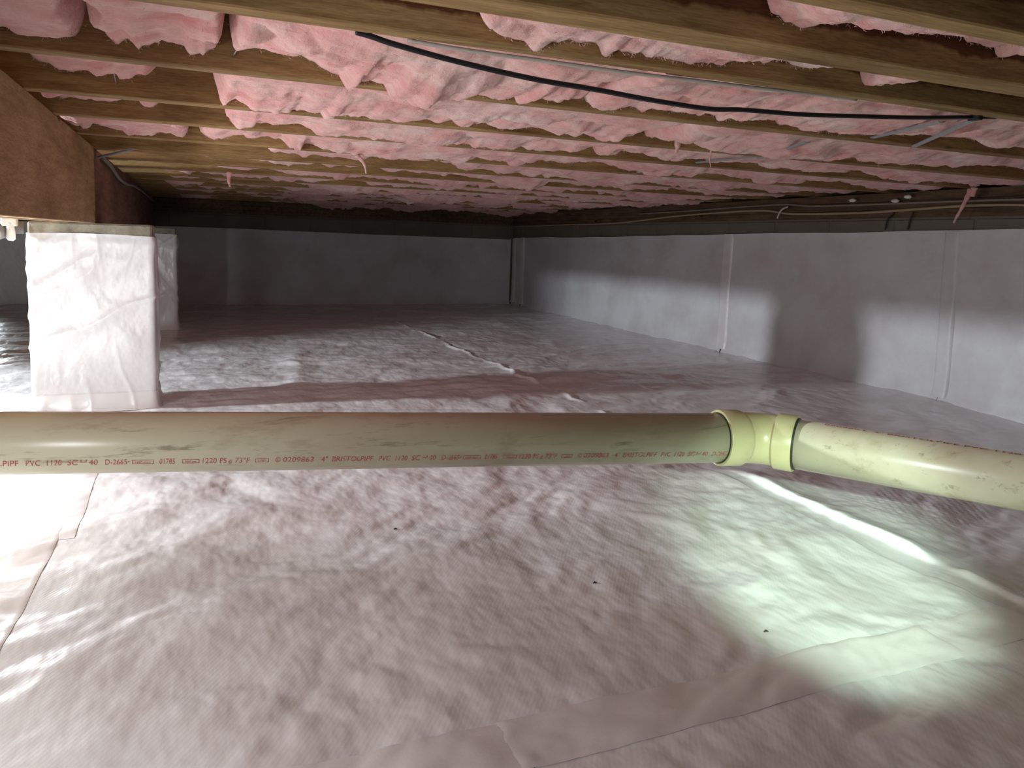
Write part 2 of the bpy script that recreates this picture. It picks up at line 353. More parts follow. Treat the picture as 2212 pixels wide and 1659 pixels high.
# ------------------------------------------------------------------ beam and piers
bm = empty('support_beam', (XB1, 3.1, ZB)); tag(bm, 'deep built-up wooden beam carried on the white wrapped piers', 'beam')
ply = (XB1-XB0)/3
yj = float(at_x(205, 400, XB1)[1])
for i in range(3):
    x0 = XB0+ply*i
    adopt(box('plank', x0+.0005, x0+ply-.0005, -1.2, yj-.003+.6*(i < 2), ZB+(.002*i if i < 2 else 0), ZJ, 'beam_wood', None, .002), bm)
    adopt(box('plank', x0+.0005, x0+ply-.0005-(.002 if i == 2 else 0), yj+.003+.6*(i < 2), YF-.02, ZB+.001, ZJ, 'beam_wood_shaded', None, .002), bm)
def pier(x0, x1, y0, y1, label, seed, ztop=.628, mat='liner'):
    e = empty('masonry_pier', ((x0+x1)/2, (y0+y1)/2, 0)); tag(e, label, 'pier', 'liner-wrapped piers under the beam')
    hw = []
    for z0, z1 in ((0, .2), (.205, .405), (.41, .61), (.613, .668)):
        a = adopt(box('concrete_block', x0+.004, x1-.004, y0+.004, y1-.004, z0, z1, 'concrete', None, .006), e)
    # wrap: closed loop with rounded corners
    per = []; n = 70; rc = .016
    cs = [(x0+rc, y0+rc, 180), (x1-rc, y0+rc, 270), (x1-rc, y1-rc, 0), (x0+rc, y1-rc, 90)]
    for k, (cx_, cy_, a0) in enumerate(cs):
        for q in range(7):
            a = math.radians(a0+90*q/6); per.append((cx_+rc*math.cos(a), cy_+rc*math.sin(a), math.cos(a), math.sin(a)))
        nx = cs[(k+1) % 4]; a = math.radians(a0+90); b0 = (cx_+rc*math.cos(a), cy_+rc*math.sin(a)); b1 = (nx[0]+rc*math.cos(a), nx[1]+rc*math.sin(a))
        m = n if k in (0, 2) else 40
        for q in range(1, m): per.append((b0[0]+(b1[0]-b0[0])*q/m, b0[1]+(b1[1]-b0[1])*q/m, math.cos(a), math.sin(a)))
    per.append(per[0]); per = np.array(per); zs = np.linspace(0, 1, 110)
    s = np.concatenate([[0], np.cumsum(np.hypot(np.diff(per[:, 0]), np.diff(per[:, 1])))])
    SS, KK = np.meshgrid(s, zs, indexing='ij'); Z = KK*(ztop+.004*np.sin(SS*9))
    dg = SS*.8+Z*.6; dg2 = -SS*.6+Z*.8
    off = .002+.006*fbm(SS*3.6, Z*2.6, seed, 3)+.008*np.clip(ridge(dg*3.6, dg2*1.4, seed+2), 0, 1)**4*sstep(.06, .16, Z)+.006*np.clip(ridge(dg2*6.0, dg*2.2, seed+4), 0, 1)**4+.004*np.clip(ridge(SS*11, Z*2.6, seed+6), 0, 1)**4*(sstep(.3, .15, Z)+sstep(.45, .6, Z))
    off = off+.016*np.exp(-Z/.025)-.004*sstep(.03, .0, ztop-Z)
    off[-1] = off[0]
    P = np.stack([per[:, 0][:, None]+per[:, 2][:, None]*off, per[:, 1][:, None]+per[:, 3][:, None]*off, Z], -1)
    adopt(grid_obj('liner_wrap', P, mat, None), e)
    sel = zs <= .105
    Q = P[:, sel].copy(); Q[:, :, 0] += per[:, 2][:, None]*.0015; Q[:, :, 1] += per[:, 3][:, None]*.0015
    adopt(grid_obj('seam_tape', Q, 'tape', None), e)
    return e
pier(-.530, -.138, 3.02, 3.27, 'bright white liner-wrapped masonry pier with bare stained cap block', 111)
pier(-.500, -.112, 5.40, 5.65, 'dimmer white wrapped pier standing behind the bright one', 121)

# ------------------------------------------------------------------ drain pipe
R_ = .05715
P0 = np.array([-.329, 1.586, .258]); P1 = np.array([1.122, 1.399, .208]); dA = (P1-P0)/np.linalg.norm(P1-P0)
BP = P1+dA*.108                                              # bend point of the elbow
h_ = math.atan2(dA[1], dA[0])-math.radians(47); dB = np.array([math.cos(h_), math.sin(h_), -.012]); dB /= np.linalg.norm(dB)
pr = empty('drain_pipe', tuple(P1)); tag(pr, 'long cream plastic drain pipe with red print and a 45 degree elbow', 'pipe')
A0 = P0-dA*1.3; A1 = BP-dA*.045
def cyl(name, a, b, r, mat, n=64, k=2, par=pr, smooth=True):
    v, f = tube([a+(b-a)*t_ for t_ in np.linspace(0, 1, k)], r, n)
    o = obj(name, v, f, mat)
    o.data.polygons.foreach_set('use_smooth', [len(p.vertices) == 4 for p in o.data.polygons])
    return adopt(o, par)
sec1 = cyl('pipe_section', A0, A1, R_, 'pvc'); B0 = BP+dB*.045; B1 = BP+dB*1.7
sec2 = cyl('pipe_section', B0, B1, R_, 'pvc')
def lathe_along(name, base, axis_, prof, mat, par, n=64):
    """prof: (distance along the axis, radius)"""
    up = np.array([0, 0, 1.]); a = np.cross(up, axis_); a /= np.linalg.norm(a); b = np.cross(axis_, a); th = np.arange(n+1)*2*np.pi/n
    P = np.array([[base+axis_*s+r*(math.cos(q)*a+math.sin(q)*b) for q in th] for s, r in prof])
    o = grid_obj(name, P, mat, None, True)
    e = o.modifiers.new('edges', 'EDGE_SPLIT'); e.split_angle = math.radians(35); return adopt(o, par)
el = empty('elbow', tuple(BP)); adopt(el, pr)
RH = .0655
hubA = lathe_along('hub', BP, dA, [(-.108, R_+.0005), (-.108, RH-.001), (-.106, RH), (-.058, RH), (-.052, RH-.003), (-.046, RH-.006)], 'pvc_fitting', el)
hubB = lathe_along('hub', BP, dB, [(.040, RH-.006), (.042, RH-.003), (.045, RH), (.084, RH), (.086, RH-.001), (.086, R_+.0005)], 'pvc_fitting', el)
arc = []; 
pa = BP-dA*.050; pb = BP+dB*.044
for t_ in np.linspace(0, 1, 12): arc.append((1-t_)**2*pa+2*t_*(1-t_)*BP+t_*t_*pb)
v, f = tube(arc, RH-.006, 64, False); adopt(obj('elbow_body', v, f, 'pvc_fitting', None, True), el)
lathe_along('glue_ring', BP, dA, [(-.1105, R_+.0002), (-.1105, R_+.0022), (-.1075, R_+.0022)], 'glue', el)
lathe_along('glue_ring', BP, dB, [(.0855, R_+.0032), (.0895, R_+.0030), (.0900, R_+.0002)], 'glue', el)

# red print wrapped round the pipe
def frame_of(axis_, mid):
    v = EYE-mid; v = v-np.dot(v, axis_)*axis_; v /= np.linalg.norm(v); u = np.cross(axis_, v)   # v towards the eye
    if u[2] < 0: u = -u
    return v, u
def glyphs(txt, size, shear=.12):
    cu = bpy.data.curves.new('print', 'FONT'); cu.body = txt; cu.size = size; cu.shear = shear; cu.resolution_u = 3
    o = bpy.data.objects.new('print', cu); C.objects.link(o); bpy.context.view_layer.update()
    me = o.to_mesh(); V = np.array([v.co[:] for v in me.vertices]).reshape(-1, 3); Fc = [tuple(p.vertices) for p in me.polygons]
    o.to_mesh_clear(); bpy.data.objects.remove(o); bpy.data.curves.remove(cu); return V, Fc
def s_at(u, base, axis_):                                    # distance along the pipe seen at image column u
    lo, hi = -3., 4.
    def col(s): c = RM.T @ (base+axis_*s-EYE); return CX+F*c[0]/-c[2]
    for _ in range(60):
        m = (lo+hi)/2
        if col(m) < u: lo = m
        else: hi = m
    return lo
vv, uu = frame_of(dA, (P0+P1)/2)
TH = math.radians(-44.5)
def stamp(txt, s0, s1, th, hgt, par, base=P0, ax=dA, fr=(vv, uu), name='printed_word', lift=.0006, clip=None):
    V, Fc = glyphs(txt, 1.)
    w0, w1 = V[:, 0].min(), V[:, 0].max(); k = (s1-s0)/(w1-w0); ky = hgt/.70
    if clip is not None:
        V[:, 1] = np.maximum(V[:, 1], clip)
    s = s0+(V[:, 0]-w0)*k; a = th+V[:, 1]*ky/R_
    P = [base+ax*si+(R_+lift)*(math.cos(ai)*fr[0]+math.sin(ai)*fr[1]) for si, ai in zip(s, a)]
    return adopt(obj(name, P, Fc, 'red_print'), par)
def frame_box(s0, s1, th, hgt, par, bw=.0012):
    for (a0, a1, t0, t1) in ((s0, s1, th, th+bw/R_), (s0, s1, th+(hgt-bw)/R_, th+hgt/R_), (s0, s0+bw, th, th+hgt/R_), (s1-bw, s1, th, th+hgt/R_)):
        P = [P0+dA*s+(R_+.0005)*(math.cos(t_)*vv+math.sin(t_)*uu) for s, t_ in ((a0, t0), (a1, t0), (a1, t1), (a0, t1))]
        adopt(obj('printed_frame', P, [(0, 1, 2, 3)], 'red_print'), par)
S4, S4b = s_at(694, P0, dA), s_at(1310, P0, dA); PER = S4b-S4
LET = .0122
words_ = [(694, 707, '4"'), (716, 803, 'BRISTOLPIPF'), (814, 839, 'PVC'), (849, 874, '1120'), (883, 901, 'SC'), (919, 934, '40'), (946, 983, 'D-2665'), (984, 988, "'"),
          (1037, 1063, '01785'), (1109, 1133, '1220'), (1138, 1150, 'PS'), (1153, 1159, '@'), (1164, 1189, '73°F'), (1232, 1241, '©'), (1245, 1297, '0209863')]
off = [(s_at(a, P0, dA)-S4, s_at(b, P0, dA)-S4, t_) for a, b, t_ in words_]
fr_ = [(s_at(a, P0, dA)-S4, s_at(b, P0, dA)-S4, t_) for a, b, t_ in ((991, 1028, 'NSF-dwv'), (1075, 1104, 'NSF-pw'), (1198, 1221, 'USD'))]
smax = s_at(1548, P0, dA)
for rep in (-1, 0, 1):
    for a, b, t_ in off:
        s0, s1 = S4+PER*rep+a, S4+PER*rep+b
        if s1 > smax or s1 < -.02: continue
        stamp(t_, s0, s1, TH, LET if t_ not in ("'", '@') else LET*.6, sec1)
        if t_ == 'SC': stamp('H', s1+.003, s1+.015, TH, LET, sec1, clip=.32)
    for a, b, t_ in fr_:
        s0, s1 = S4+PER*rep+a, S4+PER*rep+b
        if s1 > smax or s1 < -.02: continue
        frame_box(s0, s1, TH+.0005/R_, .0095, sec1); stamp(t_, s0+.005, s1-.005, TH+.003/R_, .0042, sec1)
vb, ub = frame_of(dB, BP+dB*.4)
stamp('0209863  4" BRISTOLPIPE PVC 1120 SCH 40', .145, .60, math.radians(66), .010, sec2, BP, dB, (vb, ub))

# ------------------------------------------------------------------ insulation batts
def trace(pts, y1):
    q = np.array([at_y(u, v, y1) for u, v in pts]); o = np.argsort(q[:, 0]); return q[o, 0], q[o, 2]
def batt(y0, y1, x0, x1, label, seed, edge=None, mean=.955, amp=.03, res=.008, ns=44, ends=(.05, .05), sag=.014, near=.952, fringe=0):
    if edge is None: near = near+.012
    xs = np.arange(x0, x1+res*.5, res); s = np.linspace(0, 1, ns)
    X, Sx = np.meshgrid(xs, s, indexing='ij')
    if edge is not None:
        zf = np.interp(xs, *edge)
    else:
        zf = mean+.022*sstep(1.0, .3, xs)+amp*fbm(xs*2.6, xs*0+seed, seed, 3, .6)*1.6
    zf = zf-.018*np.clip(vnoise(xs*34, xs*0, seed+5)-.60, 0, 1)/.40*(vnoise(xs*5, xs*0, seed+6) > .42) + .006*fbm(xs*55, xs*0, seed+8, 2)
    wd = y1-y0
    Y = y0+wd*Sx
    hi = np.clip(zf-.0, None, near+.03)
    zn = near+.012*fbm(xs*3, xs*0+9, seed+9, 2)
    sm = Sx**1.4
    Z = zn[:, None]*(1-sm)+zf[:, None]*sm
    bel = np.sin(np.pi*np.clip(Sx, 0, 1))**.8
    Z = Z - sag*bel*(1+.8*fbm(X*3, Y*5, seed+10, 2))
    b1 = fbm(X*9, Y*11, seed+11, 2); b2 = fbm(X*22, Y*26, seed+12, 3); b3 = fbm(X*70, Y*80, seed+13, 2)
    wgt = .35+.65*bel
    bil = np.abs(fbm(X*5.0+3+.3*b1, Y*6.5, seed+14, 2))
    Z = Z + wgt*(.014*b1+.0045*b2+.0022*b3)-wgt*.030*(bil-.25)
    Z = Z + wgt*.012*np.clip(ridge(X*5+.6*Y, Y*7, seed+15)-.6, 0, 1)
    Yd = Y+wgt*(.007*fbm(X*18, Y*18, seed+16, 2))-.003*Sx
    # ragged, tapering ends
    for e, (xe, sg) in enumerate(((x0, 1), (x1, -1))):
        L = ends[e]
        if L <= 0: continue
        rag = L*(.35+1.1*vnoise(Y*16, Y*0, seed+20+e)); t_ = np.clip((X-xe)*sg/rag, 0, 1); k = 1-np.sqrt(np.clip(1-(1-t_)**2, 0, 1))
        Z = Z+(1.10-Z)*k
    # close the batt upward on both long sides
    zc = np.minimum(Z, ZS-.01)
    P = np.stack([X, Yd, zc], -1)
    lo = P[:, :1].copy(); lo[:, :, 2] = ZS-.004; lo[:, :, 1] = y0+.002
    h1 = P[:, -1:].copy(); h1[:, :, 2] = np.minimum(h1[:, :, 2]+.012, ZS-.006); h1[:, :, 1] = y1-.001
    h2 = h1.copy(); h2[:, :, 2] = ZS-.004
    P = np.concatenate([lo, P, h1, h2], 1)
    o = grid_obj('insulation_batt', P, 'insulation', None, True)
    if fringe:
        rg = np.random.default_rng(seed); n = int(fringe*(x1-x0)); nx, ny = P.shape[:2]
        ii = rg.integers(1, nx-1, n); jj = np.where(rg.random(n) < .6, ny-3-np.minimum(rg.exponential(1.5, n).astype(int), 12), rg.integers(3, ny-3, n))
        q = P[ii, jj]+rg.normal(0, .002, (n, 3)); L = rg.uniform(.0025, .0065, n)[:, None]
        d = rg.normal(0, 1, (n, 3))*np.array([1., .5, .5])+np.array([0, -.1, -.35]); d /= np.linalg.norm(d, axis=1)[:, None]
        sd = np.cross(d, rg.normal(0, 1, (n, 3))); sd /= np.linalg.norm(sd, axis=1)[:, None]; wv = rg.uniform(.0002, .00045, n)[:, None]
        m_ = q+d*L*.55+np.array([0, 0, -1.])*L*.12+sd*L*.15; e_ = q+d*L*.9+np.array([0, 0, -1.])*L*.35-sd*L*.1
        V = np.stack([q-sd*wv, q+sd*wv, m_+sd*wv, m_-sd*wv, e_], 1).reshape(-1, 3)
        k5 = np.arange(n)*5; Fq = [(a, a+1, a+2, a+3) for a in k5]+[(a+3, a+2, a+4) for a in k5]
        fr = obj('fibre_fringe', V, Fq, 'fibre', o); fr['kind'] = 'stuff'
    return tag(o, label, 'insulation', 'pink insulation batts between joists')
def px_x(u, v, y): return float(at_y(u, v, y)[0])
TH_ = .039
# between the doubled joist and the joist before it
A = [(1625, -20), (1640, 8), (1660, 40), (1672, 44), (1690, 37), (1710, 42), (1735, 38), (1760, 36), (1785, 30), (1800, 38), (1830, 37), (1850, 42), (1890, 48), (1920, 52), (1985, 60), (2030, 68), (2072, 78), (2077, 92), (2100, 90), (2120, 103), (2150, 104), (2200, 110), (2260, 118)]
batt(.716, .862, px_x(1620, 20, .866), 3.04, 'fuzzy pale pink batt on the camera side of the doubled joist', 201, trace(A, .866), res=.005, fringe=1100, ends=(.06, 0), sag=.004)
B = [(955, 20), (985, 40), (1010, 55), (1022, 65), (1030, 75), (1040, 68), (1050, 78), (1080, 82), (1110, 85), (1150, 90), (1200, 90), (1240, 95), (1280, 100), (1340, 110), (1375, 107), (1385, 115), (1395, 127), (1403, 120), (1430, 125), (1460, 133), (1480, 138), (1510, 137), (1545, 140), (1575, 133), (1600, 134), (1625, 125), (1645, 137), (1670, 140), (1685, 135), (1695, 143), (1715, 147), (1735, 148), (1752, 140), (1765, 130)]
batt(.936, 1.055, px_x(970, 30, 1.055), px_x(1762, 140, 1.055), 'narrow pink batt between the doubled joist and the cable joist', 202, trace(B, 1.055), res=.005, fringe=1100, ends=(.10, .05), sag=.003)
batt(.936, 1.055, px_x(1848, 165, 1.055), px_x(1896, 165, 1.055), 'small torn pink scrap hanging behind the doubled joist', 203, trace([(1848, 155), (1858, 172), (1864, 178), (1875, 168), (1896, 160)], 1.055), res=.004, ends=(.012, .012), sag=.0)
CP = [(-60, 58), (0, 62), (25, 68), (60, 75), (130, 80), (155, 85), (180, 95), (215, 90), (235, 97), (255, 108), (275, 90), (290, 105), (300, 112), (310, 100), (345, 108), (350, 98), (390, 107), (430, 105), (438, 120), (450, 117), (490, 110), (500, 118), (520, 110), (550, 103), (580, 115), (605, 120), (640, 120), (680, 138), (720, 155), (735, 160), (757, 180), (764, 165), (800, 175), (855, 190), (872, 193), (880, 210), (890, 217), (905, 215), (912, 205), (940, 200), (950, 198), (990, 205), (1020, 203), (1040, 208), (1075, 214), (1120, 208), (1160, 205), (1180, 210), (1205, 211), (1220, 200), (1232, 190), (1245, 195), (1262, 215), (1280, 230), (1300, 238), (1320, 238), (1345, 228), (1370, 235), (1385, 242), (1395, 230), (1415, 230), (1440, 238), (1470, 240), (1490, 233), (1520, 240), (1540, 252), (1560, 258), (1580, 255), (1635, 255), (1655, 252), (1675, 262), (1700, 270), (1750, 283), (1800, 288), (1850, 287), (1880, 284), (1930, 284), (1960, 285), (2000, 282), (2040, 282), (2070, 283), (2095, 292), (2140, 297), (2212, 302), (2300, 312)]
y0, y1 = 1.094, 1.462; ce = trace(CP, y1)
cut = [px_x(-300, 50, y1), px_x(203, 95, y1), px_x(487, 112, y1), px_x(1236, 195, y1), 3.04]
lab = ['pink batt against the beam in the bay beyond the cable joist', 'pink batt with a dark split at each end in the bay beyond the cable joist', 'big sagging pink batt with the black cable hanging below it', 'pink batt beyond the black cable, with steel bridging straps under it']
for i in range(4): batt(y0, y1, cut[i]+.002, cut[i+1]-.002, lab[i], 210+i, ce, res=.005, ns=60, ends=((.0 if i == 0 else .03), .03 if i < 3 else 0), sag=.016, fringe=1100)
D1 = [(30, 100), (52, 112), (75, 125), (110, 140), (140, 147), (155, 150), (190, 150), (215, 156), (250, 153), (285, 158), (310, 152), (345, 146)]
D2 = [(446, 168), (452, 180), (455, 195), (470, 202), (475, 220), (478, 228), (490, 218), (505, 210), (530, 225), (560, 240), (588, 242), (600, 236), (640, 238), (690, 243), (720, 246), (760, 246), (800, 253), (822, 260), (840, 254), (880, 257), (910, 252), (940, 250), (960, 247), (975, 250), (990, 258), (1010, 262), (1050, 270), (1080, 275), (1110, 276), (1130, 270), (1150, 270), (1180, 280), (1200, 281), (1240, 283), (1265, 285), (1285, 293), (1300, 288), (1320, 283), (1345, 265), (1355, 262), (1365, 262), (1380, 280), (1393, 300), (1410, 296), (1425, 302), (1440, 300), (1450, 293), (1475, 293), (1490, 305), (1510, 312), (1540, 316), (1560, 320), (1610, 331), (1650, 327), (1690, 325), (1720, 336), (1760, 334), (1770, 343), (1785, 338), (1810, 330), (1840, 338), (1870, 347), (1900, 351), (1990, 352), (2030, 348), (2050, 350), (2065, 340), (2100, 341), (2150, 352), (2212, 362), (2300, 372)]
y0, y1 = 1.501, 1.875; e1, e2 = trace(D1, y1), trace(D2, y1); xm = px_x(1357, 262, y1)
batt(y0, y1, px_x(20, 110, y1), px_x(365, 146, y1), 'thin pink batt pushed high against the beam, second bay beyond the cable joist', 221, e1, res=.006, fringe=800, ends=(.05, .06), sag=.0, near=.985)
batt(y0, y1, px_x(450, 190, y1), xm-.004, 'pink batt with a torn curled end, second bay beyond the cable joist', 222, e2, res=.006, fringe=800, ns=56, ends=(.05, .05), sag=.014)
batt(y0, y1, xm+.004, 3.04, 'pink batt with a folded-back corner, second bay beyond the cable joist', 223, e2, res=.006, fringe=800, ns=56, ends=(.06, 0), sag=.014)
E1 = [(95, 206), (115, 212), (130, 215), (150, 213), (175, 214), (200, 210), (230, 212), (300, 218), (315, 222), (328, 236), (352, 234), (367, 226), (380, 218)]
E2 = [(470, 236), (475, 246), (480, 250), (500, 258), (510, 252), (530, 255), (560, 263), (590, 272), (620, 272), (640, 268), (660, 275), (680, 290), (700, 294), (730, 292), (760, 296), (800, 300), (850, 300), (900, 306), (950, 312), (1000, 314), (1050, 318), (1100, 322), (1120, 315), (1150, 322), (1190, 325), (1210, 318), (1235, 307), (1255, 303), (1265, 300), (1275, 322), (1288, 332), (1300, 325), (1330, 323), (1370, 322), (1400, 330), (1440, 338), (1480, 346), (1500, 345), (1540, 350), (1600, 342), (1650, 350), (1690, 358), (1720, 363), (1760, 365), (1805, 366), (1830, 358), (1855, 356), (1880, 370), (1900, 380), (1940, 387), (2000, 390), (2060, 395), (2120, 392), (2160, 388), (2212, 392), (2300, 398)]
y0, y1 = 1.914, 2.24; e1, e2 = trace(E1, y1), trace(E2, y1); xm = px_x(1262, 300, y1)
batt(y0, y1, px_x(90, 210, y1), px_x(375, 225, y1), 'thin high pink batt with a hanging corner, third bay beyond the cable joist', 231, e1, res=.007, fringe=800, ends=(.05, .04), sag=.0, near=.975)
batt(y0, y1, px_x(472, 245, y1), xm-.004, 'ragged pink batt, third bay beyond the cable joist, left of the gap', 232, e2, res=.007, fringe=800, ends=(.04, .05), sag=.012)
batt(y0, y1, xm+.004, 3.04, 'wavy pink batt reaching the wall, third bay beyond the cable joist', 233, e2, res=.007, fringe=800, ends=(.05, 0), sag=.012)
F1 = [(130, 252), (150, 258), (165, 273), (180, 268), (215, 268), (230, 275), (255, 282), (275, 290), (300, 293), (320, 293), (335, 285), (350, 288), (370, 283), (395, 297), (405, 283), (415, 275), (425, 275), (445, 293), (470, 303), (477, 300), (480, 285), (520, 284), (530, 298), (560, 288), (600, 290), (625, 318), (640, 320), (648, 300), (680, 305), (700, 318), (730, 328), (800, 335), (900, 342), (1000, 345), (1030, 335), (1060, 332), (1080, 345), (1120, 350), (1150, 342), (1190, 350), (1210, 355), (1230, 345), (1300, 350), (1340, 362), (1400, 372), (1430, 362), (1480, 372), (1520, 375), (1600, 378), (1660, 388), (1720, 388), (1760, 382), (1790, 380), (1830, 392), (1880, 402), (1940, 403), (2000, 402), (2050, 405), (2130, 410), (2212, 412), (2300, 418)]
y0, y1 = 2.279, 2.65; e1 = trace(F1, y1); xm = px_x(418, 275, y1)
batt(y0, y1, px_x(135, 255, y1), xm-.004, 'short tattered pink batt beside the beam, fourth bay beyond the cable joist', 241, e1, res=.008, fringe=800, ends=(.03, .03), sag=.006, near=.962)
batt(y0, y1, xm+.004, 3.04, 'long tattered pink batt with hanging tongues, fourth bay beyond the cable joist', 242, e1, res=.008, fringe=800, ends=(.04, 0), sag=.010)
rest = [JY['J6'], JY['J7']]+FJ
for i in range(len(rest)-1):
    a, b = rest[i]+TH_, rest[i+1]
    x0 = -.245+.01*i if i != 0 else .22
    batt(a, b, x0, 3.04, ['pink batt in the bay beside the strap that meets the beam', 'pink batt in the bay just beyond the strapped joist'][i] if i < 2 else 'dusky pink batt in the %s joist bay beyond the black cable' % ORD[i+4],
         250+7*i, None, mean=.963-.004*min(i, 5), amp=.030, res=.011, ns=30, ends=(.10, 0), sag=.016)

# ------------------------------------------------------------------ cables, straps, wires
def cable(name, pts, r, mat, label, cat='cable', group=None, k=8, n=10):
    v, f = tube(catmull(pts, k), r, n); return tag(obj(name, v, f, mat, None, True), label, cat, group)
yc = 1.103
bl = [(768, 69), (800, 78), (860, 98), (1000, 136), (1160, 172), (1290, 194), (1400, 215), (1530, 235), (1600, 237), (1700, 245), (1750, 248), (1850, 251), (1980, 254), (2105, 253), (2150, 253)]
cable('black_cable', [at_y(u, v, yc) for u, v in bl], .0042, 'black_jacket', 'thick black cable slung below the pink insulation along a joist')
wl_ = [(880, 84), (960, 98), (1060, 113), (1200, 132), (1320, 149), (1440, 164), (1560, 178), (1660, 190), (1760, 201), (1850, 212)]
cable('white_cable', [at_y(u, v+3, 1.0985) for u, v in wl_], .0031, 'white_jacket', 'thin white cable drooping just under the joist beside the black one')
b2 = [(1440, 156), (1540, 168), (1640, 181), (1760, 197), (1840, 208), (1920, 219)]
cable('black_wire', [at_y(u, v, 1.0965) for u, v in b2], .0032, 'black_jacket', 'short black wire tight under the joist above the white cable')
p = at_y(2105, 253, 1.10); tag(box('cable_staple', p[0]-.007, p[0]+.007, 1.086, 1.110, p[2]-.007, ZJ+.003, 'black_jacket', None, .001), 'small dark staple pinning the black cable to the joist', 'staple')
def strap(p0, p1, label, wd=.016, th=.0015, group='steel bridging straps'):
    p0, p1 = np.array(p0), np.array(p1); d = (p1-p0)/np.linalg.norm(p1-p0); sdir = np.array([1., 0, 0]); sdir -= d*np.dot(sdir, d); sdir /= np.linalg.norm(sdir); nn = np.cross(d, sdir)
    prof = [(-wd/2, 0), (-wd/4, th*2), (wd/4, th*2), (wd/2, 0), (wd/2, -th), (wd/4, th), (-wd/4, th), (-wd/2, -th)]
    V = [q+sdir*a+nn*b for q in (p0, p1) for a, b in prof]; n = len(prof)
    Fc = [(j, (j+1) % n, n+(j+1) % n, n+j) for j in range(n)]+[tuple(range(n))[::-1], tuple(n+np.arange(n))]
    return tag(obj('bridging_strap', V, Fc, 'galvanised'), label, 'strap', group)
strap(at_y(2112, 255, 1.094), at_y(1975, 316, 1.468), 'galvanised bridging strap running down from the black cable staple')
strap(at_y(2035, 262, 1.13), at_y(1885, 297, 1.460), 'short galvanised strap end under the pink batt beside the stapled one')
strap(at_y(1745, 306, 1.52), at_y(1640, 342, 1.86), 'galvanised bridging strap half buried in pink batt, second bay past the cable joist')
strap(at_y(1640, 338, 1.92), at_y(1505, 351, 2.235), 'galvanised bridging strap, third bay past the cable joist')
strap(at_y(1475, 352, 2.30), at_y(1378, 372, 2.64), 'dim galvanised bridging strap, fourth bay past the cable joist')
strap(at_y(292, 321, 2.99), at_x(212, 340, -.318), 'galvanised strap from a joist down to the top of the beam')
def wire(name, p0, p1, r, label, bend=.0):
    p0, p1 = np.array(p0), np.array(p1); m = (p0+p1)/2+np.array([bend, 0, -abs(bend)*.3])
    v, f = tube(catmull([p0, m, p1], 6), r, 6); return tag(obj(name, v, f, 'steel_wire', None, True), label, 'wire', 'insulation support wires')
wire('support_wire', at_y(240, 134, 1.80), at_y(252, 182, 1.873), .0016, 'thin steel support wire over the thin high batt by the beam')
wire('support_wire', at_y(513, 238, 2.20), at_y(513, 274, 2.239), .0018, 'thin upright steel support wire beside the ragged batt end')
wire('support_wire', at_y(519, 96, 1.40), at_y(503, 122, 1.460), .0016, 'thin slanted steel support wire in the split of the nearest batts')
wire('support_wire', at_y(1345, 268, 1.80), at_y(1333, 283, 1.873), .0014, 'thin steel support wire at the folded-back batt corner')
wire('support_wire', at_y(1246, 340, 2.56), at_y(1232, 361, 2.648), .0016, 'faint steel support wire in the fourth bay gap')
gp = [at_x(u, v, -.314) for u, v in ((222, 342), (240, 360), (258, 386), (275, 398), (290, 402), (312, 418), (330, 434))]
cable('grey_cable', gp, .007, 'grey_jacket', 'grey cable drooping along the top edge of the wooden beam')
# cables stapled along the foundation sill
cable('tan_cable', [at_x(u, v, 3.035) for u, v in ((1100, 490), (1210, 486), (1330, 482), (1450, 468), (1560, 459), (1650, 455), (1712, 462), (1850, 460), (1950, 454), (2060, 446), (2130, 443), (2260, 443))], .006, 'tan_jacket', 'tan cable running the length of the sill above the wall liner')
cable('tan_cable', [at_x(u, v, 3.030) for u, v in ((1380, 462), (1430, 459), (1500, 455), (1600, 447), (1650, 444), (1700, 442), (1760, 445), (1900, 441), (2030, 436), (2150, 432), (2260, 430))], .005, 'grey_jacket', 'dull grey cable running just above the tan one on the sill')
cable('hanging_wire', [at_x(u, v, 3.036) for u, v in ((1932, 460), (1918, 474), (1912, 496))], .004, 'black_jacket', 'dark wire looping down from the sill behind the wall liner', 'cable', 'wires dropping behind the liner')
cable('hanging_wire', [at_x(u, v, 3.036) for u, v in ((1974, 458), (1966, 476), (1961, 496))], .004, 'black_jacket', 'straighter dark wire dropping down from the sill behind the wall liner', 'cable', 'wires dropping behind the liner')
cable('wire_tail', [at_x(u, v, 3.02) for u, v in ((1702, 447), (1690, 452), (1683, 462), (1679, 472))], .005, 'white_jacket', 'pale loose cable tail hanging from the sill', 'cable')
for (u, v, lab_) in ((1842, 433, 'pale blob of dried foam on the sill'), (1935, 434, 'small pale blob of dried foam on the sill'), (1962, 425, 'tiny pale foam scrap under the joist ends')):
    c0 = at_x(u, v, 3.02); th = np.linspace(0, np.pi, 9); ph = np.linspace(0, 2*np.pi, 13); T_, Ph = np.meshgrid(th, ph, indexing='ij')
    r = .012*(1+.4*fbm(T_*2+u, Ph*1.0, u, 2)); P = np.stack([c0[0]+r*np.sin(T_)*np.cos(Ph), c0[1]+1.8*r*np.sin(T_)*np.sin(Ph), c0[2]+.7*r*np.cos(T_)], -1); P[:, -1] = P[:, 0]
    tag(grid_obj('foam_blob', P, 'white_plastic', None, True, True), lab_, 'foam')
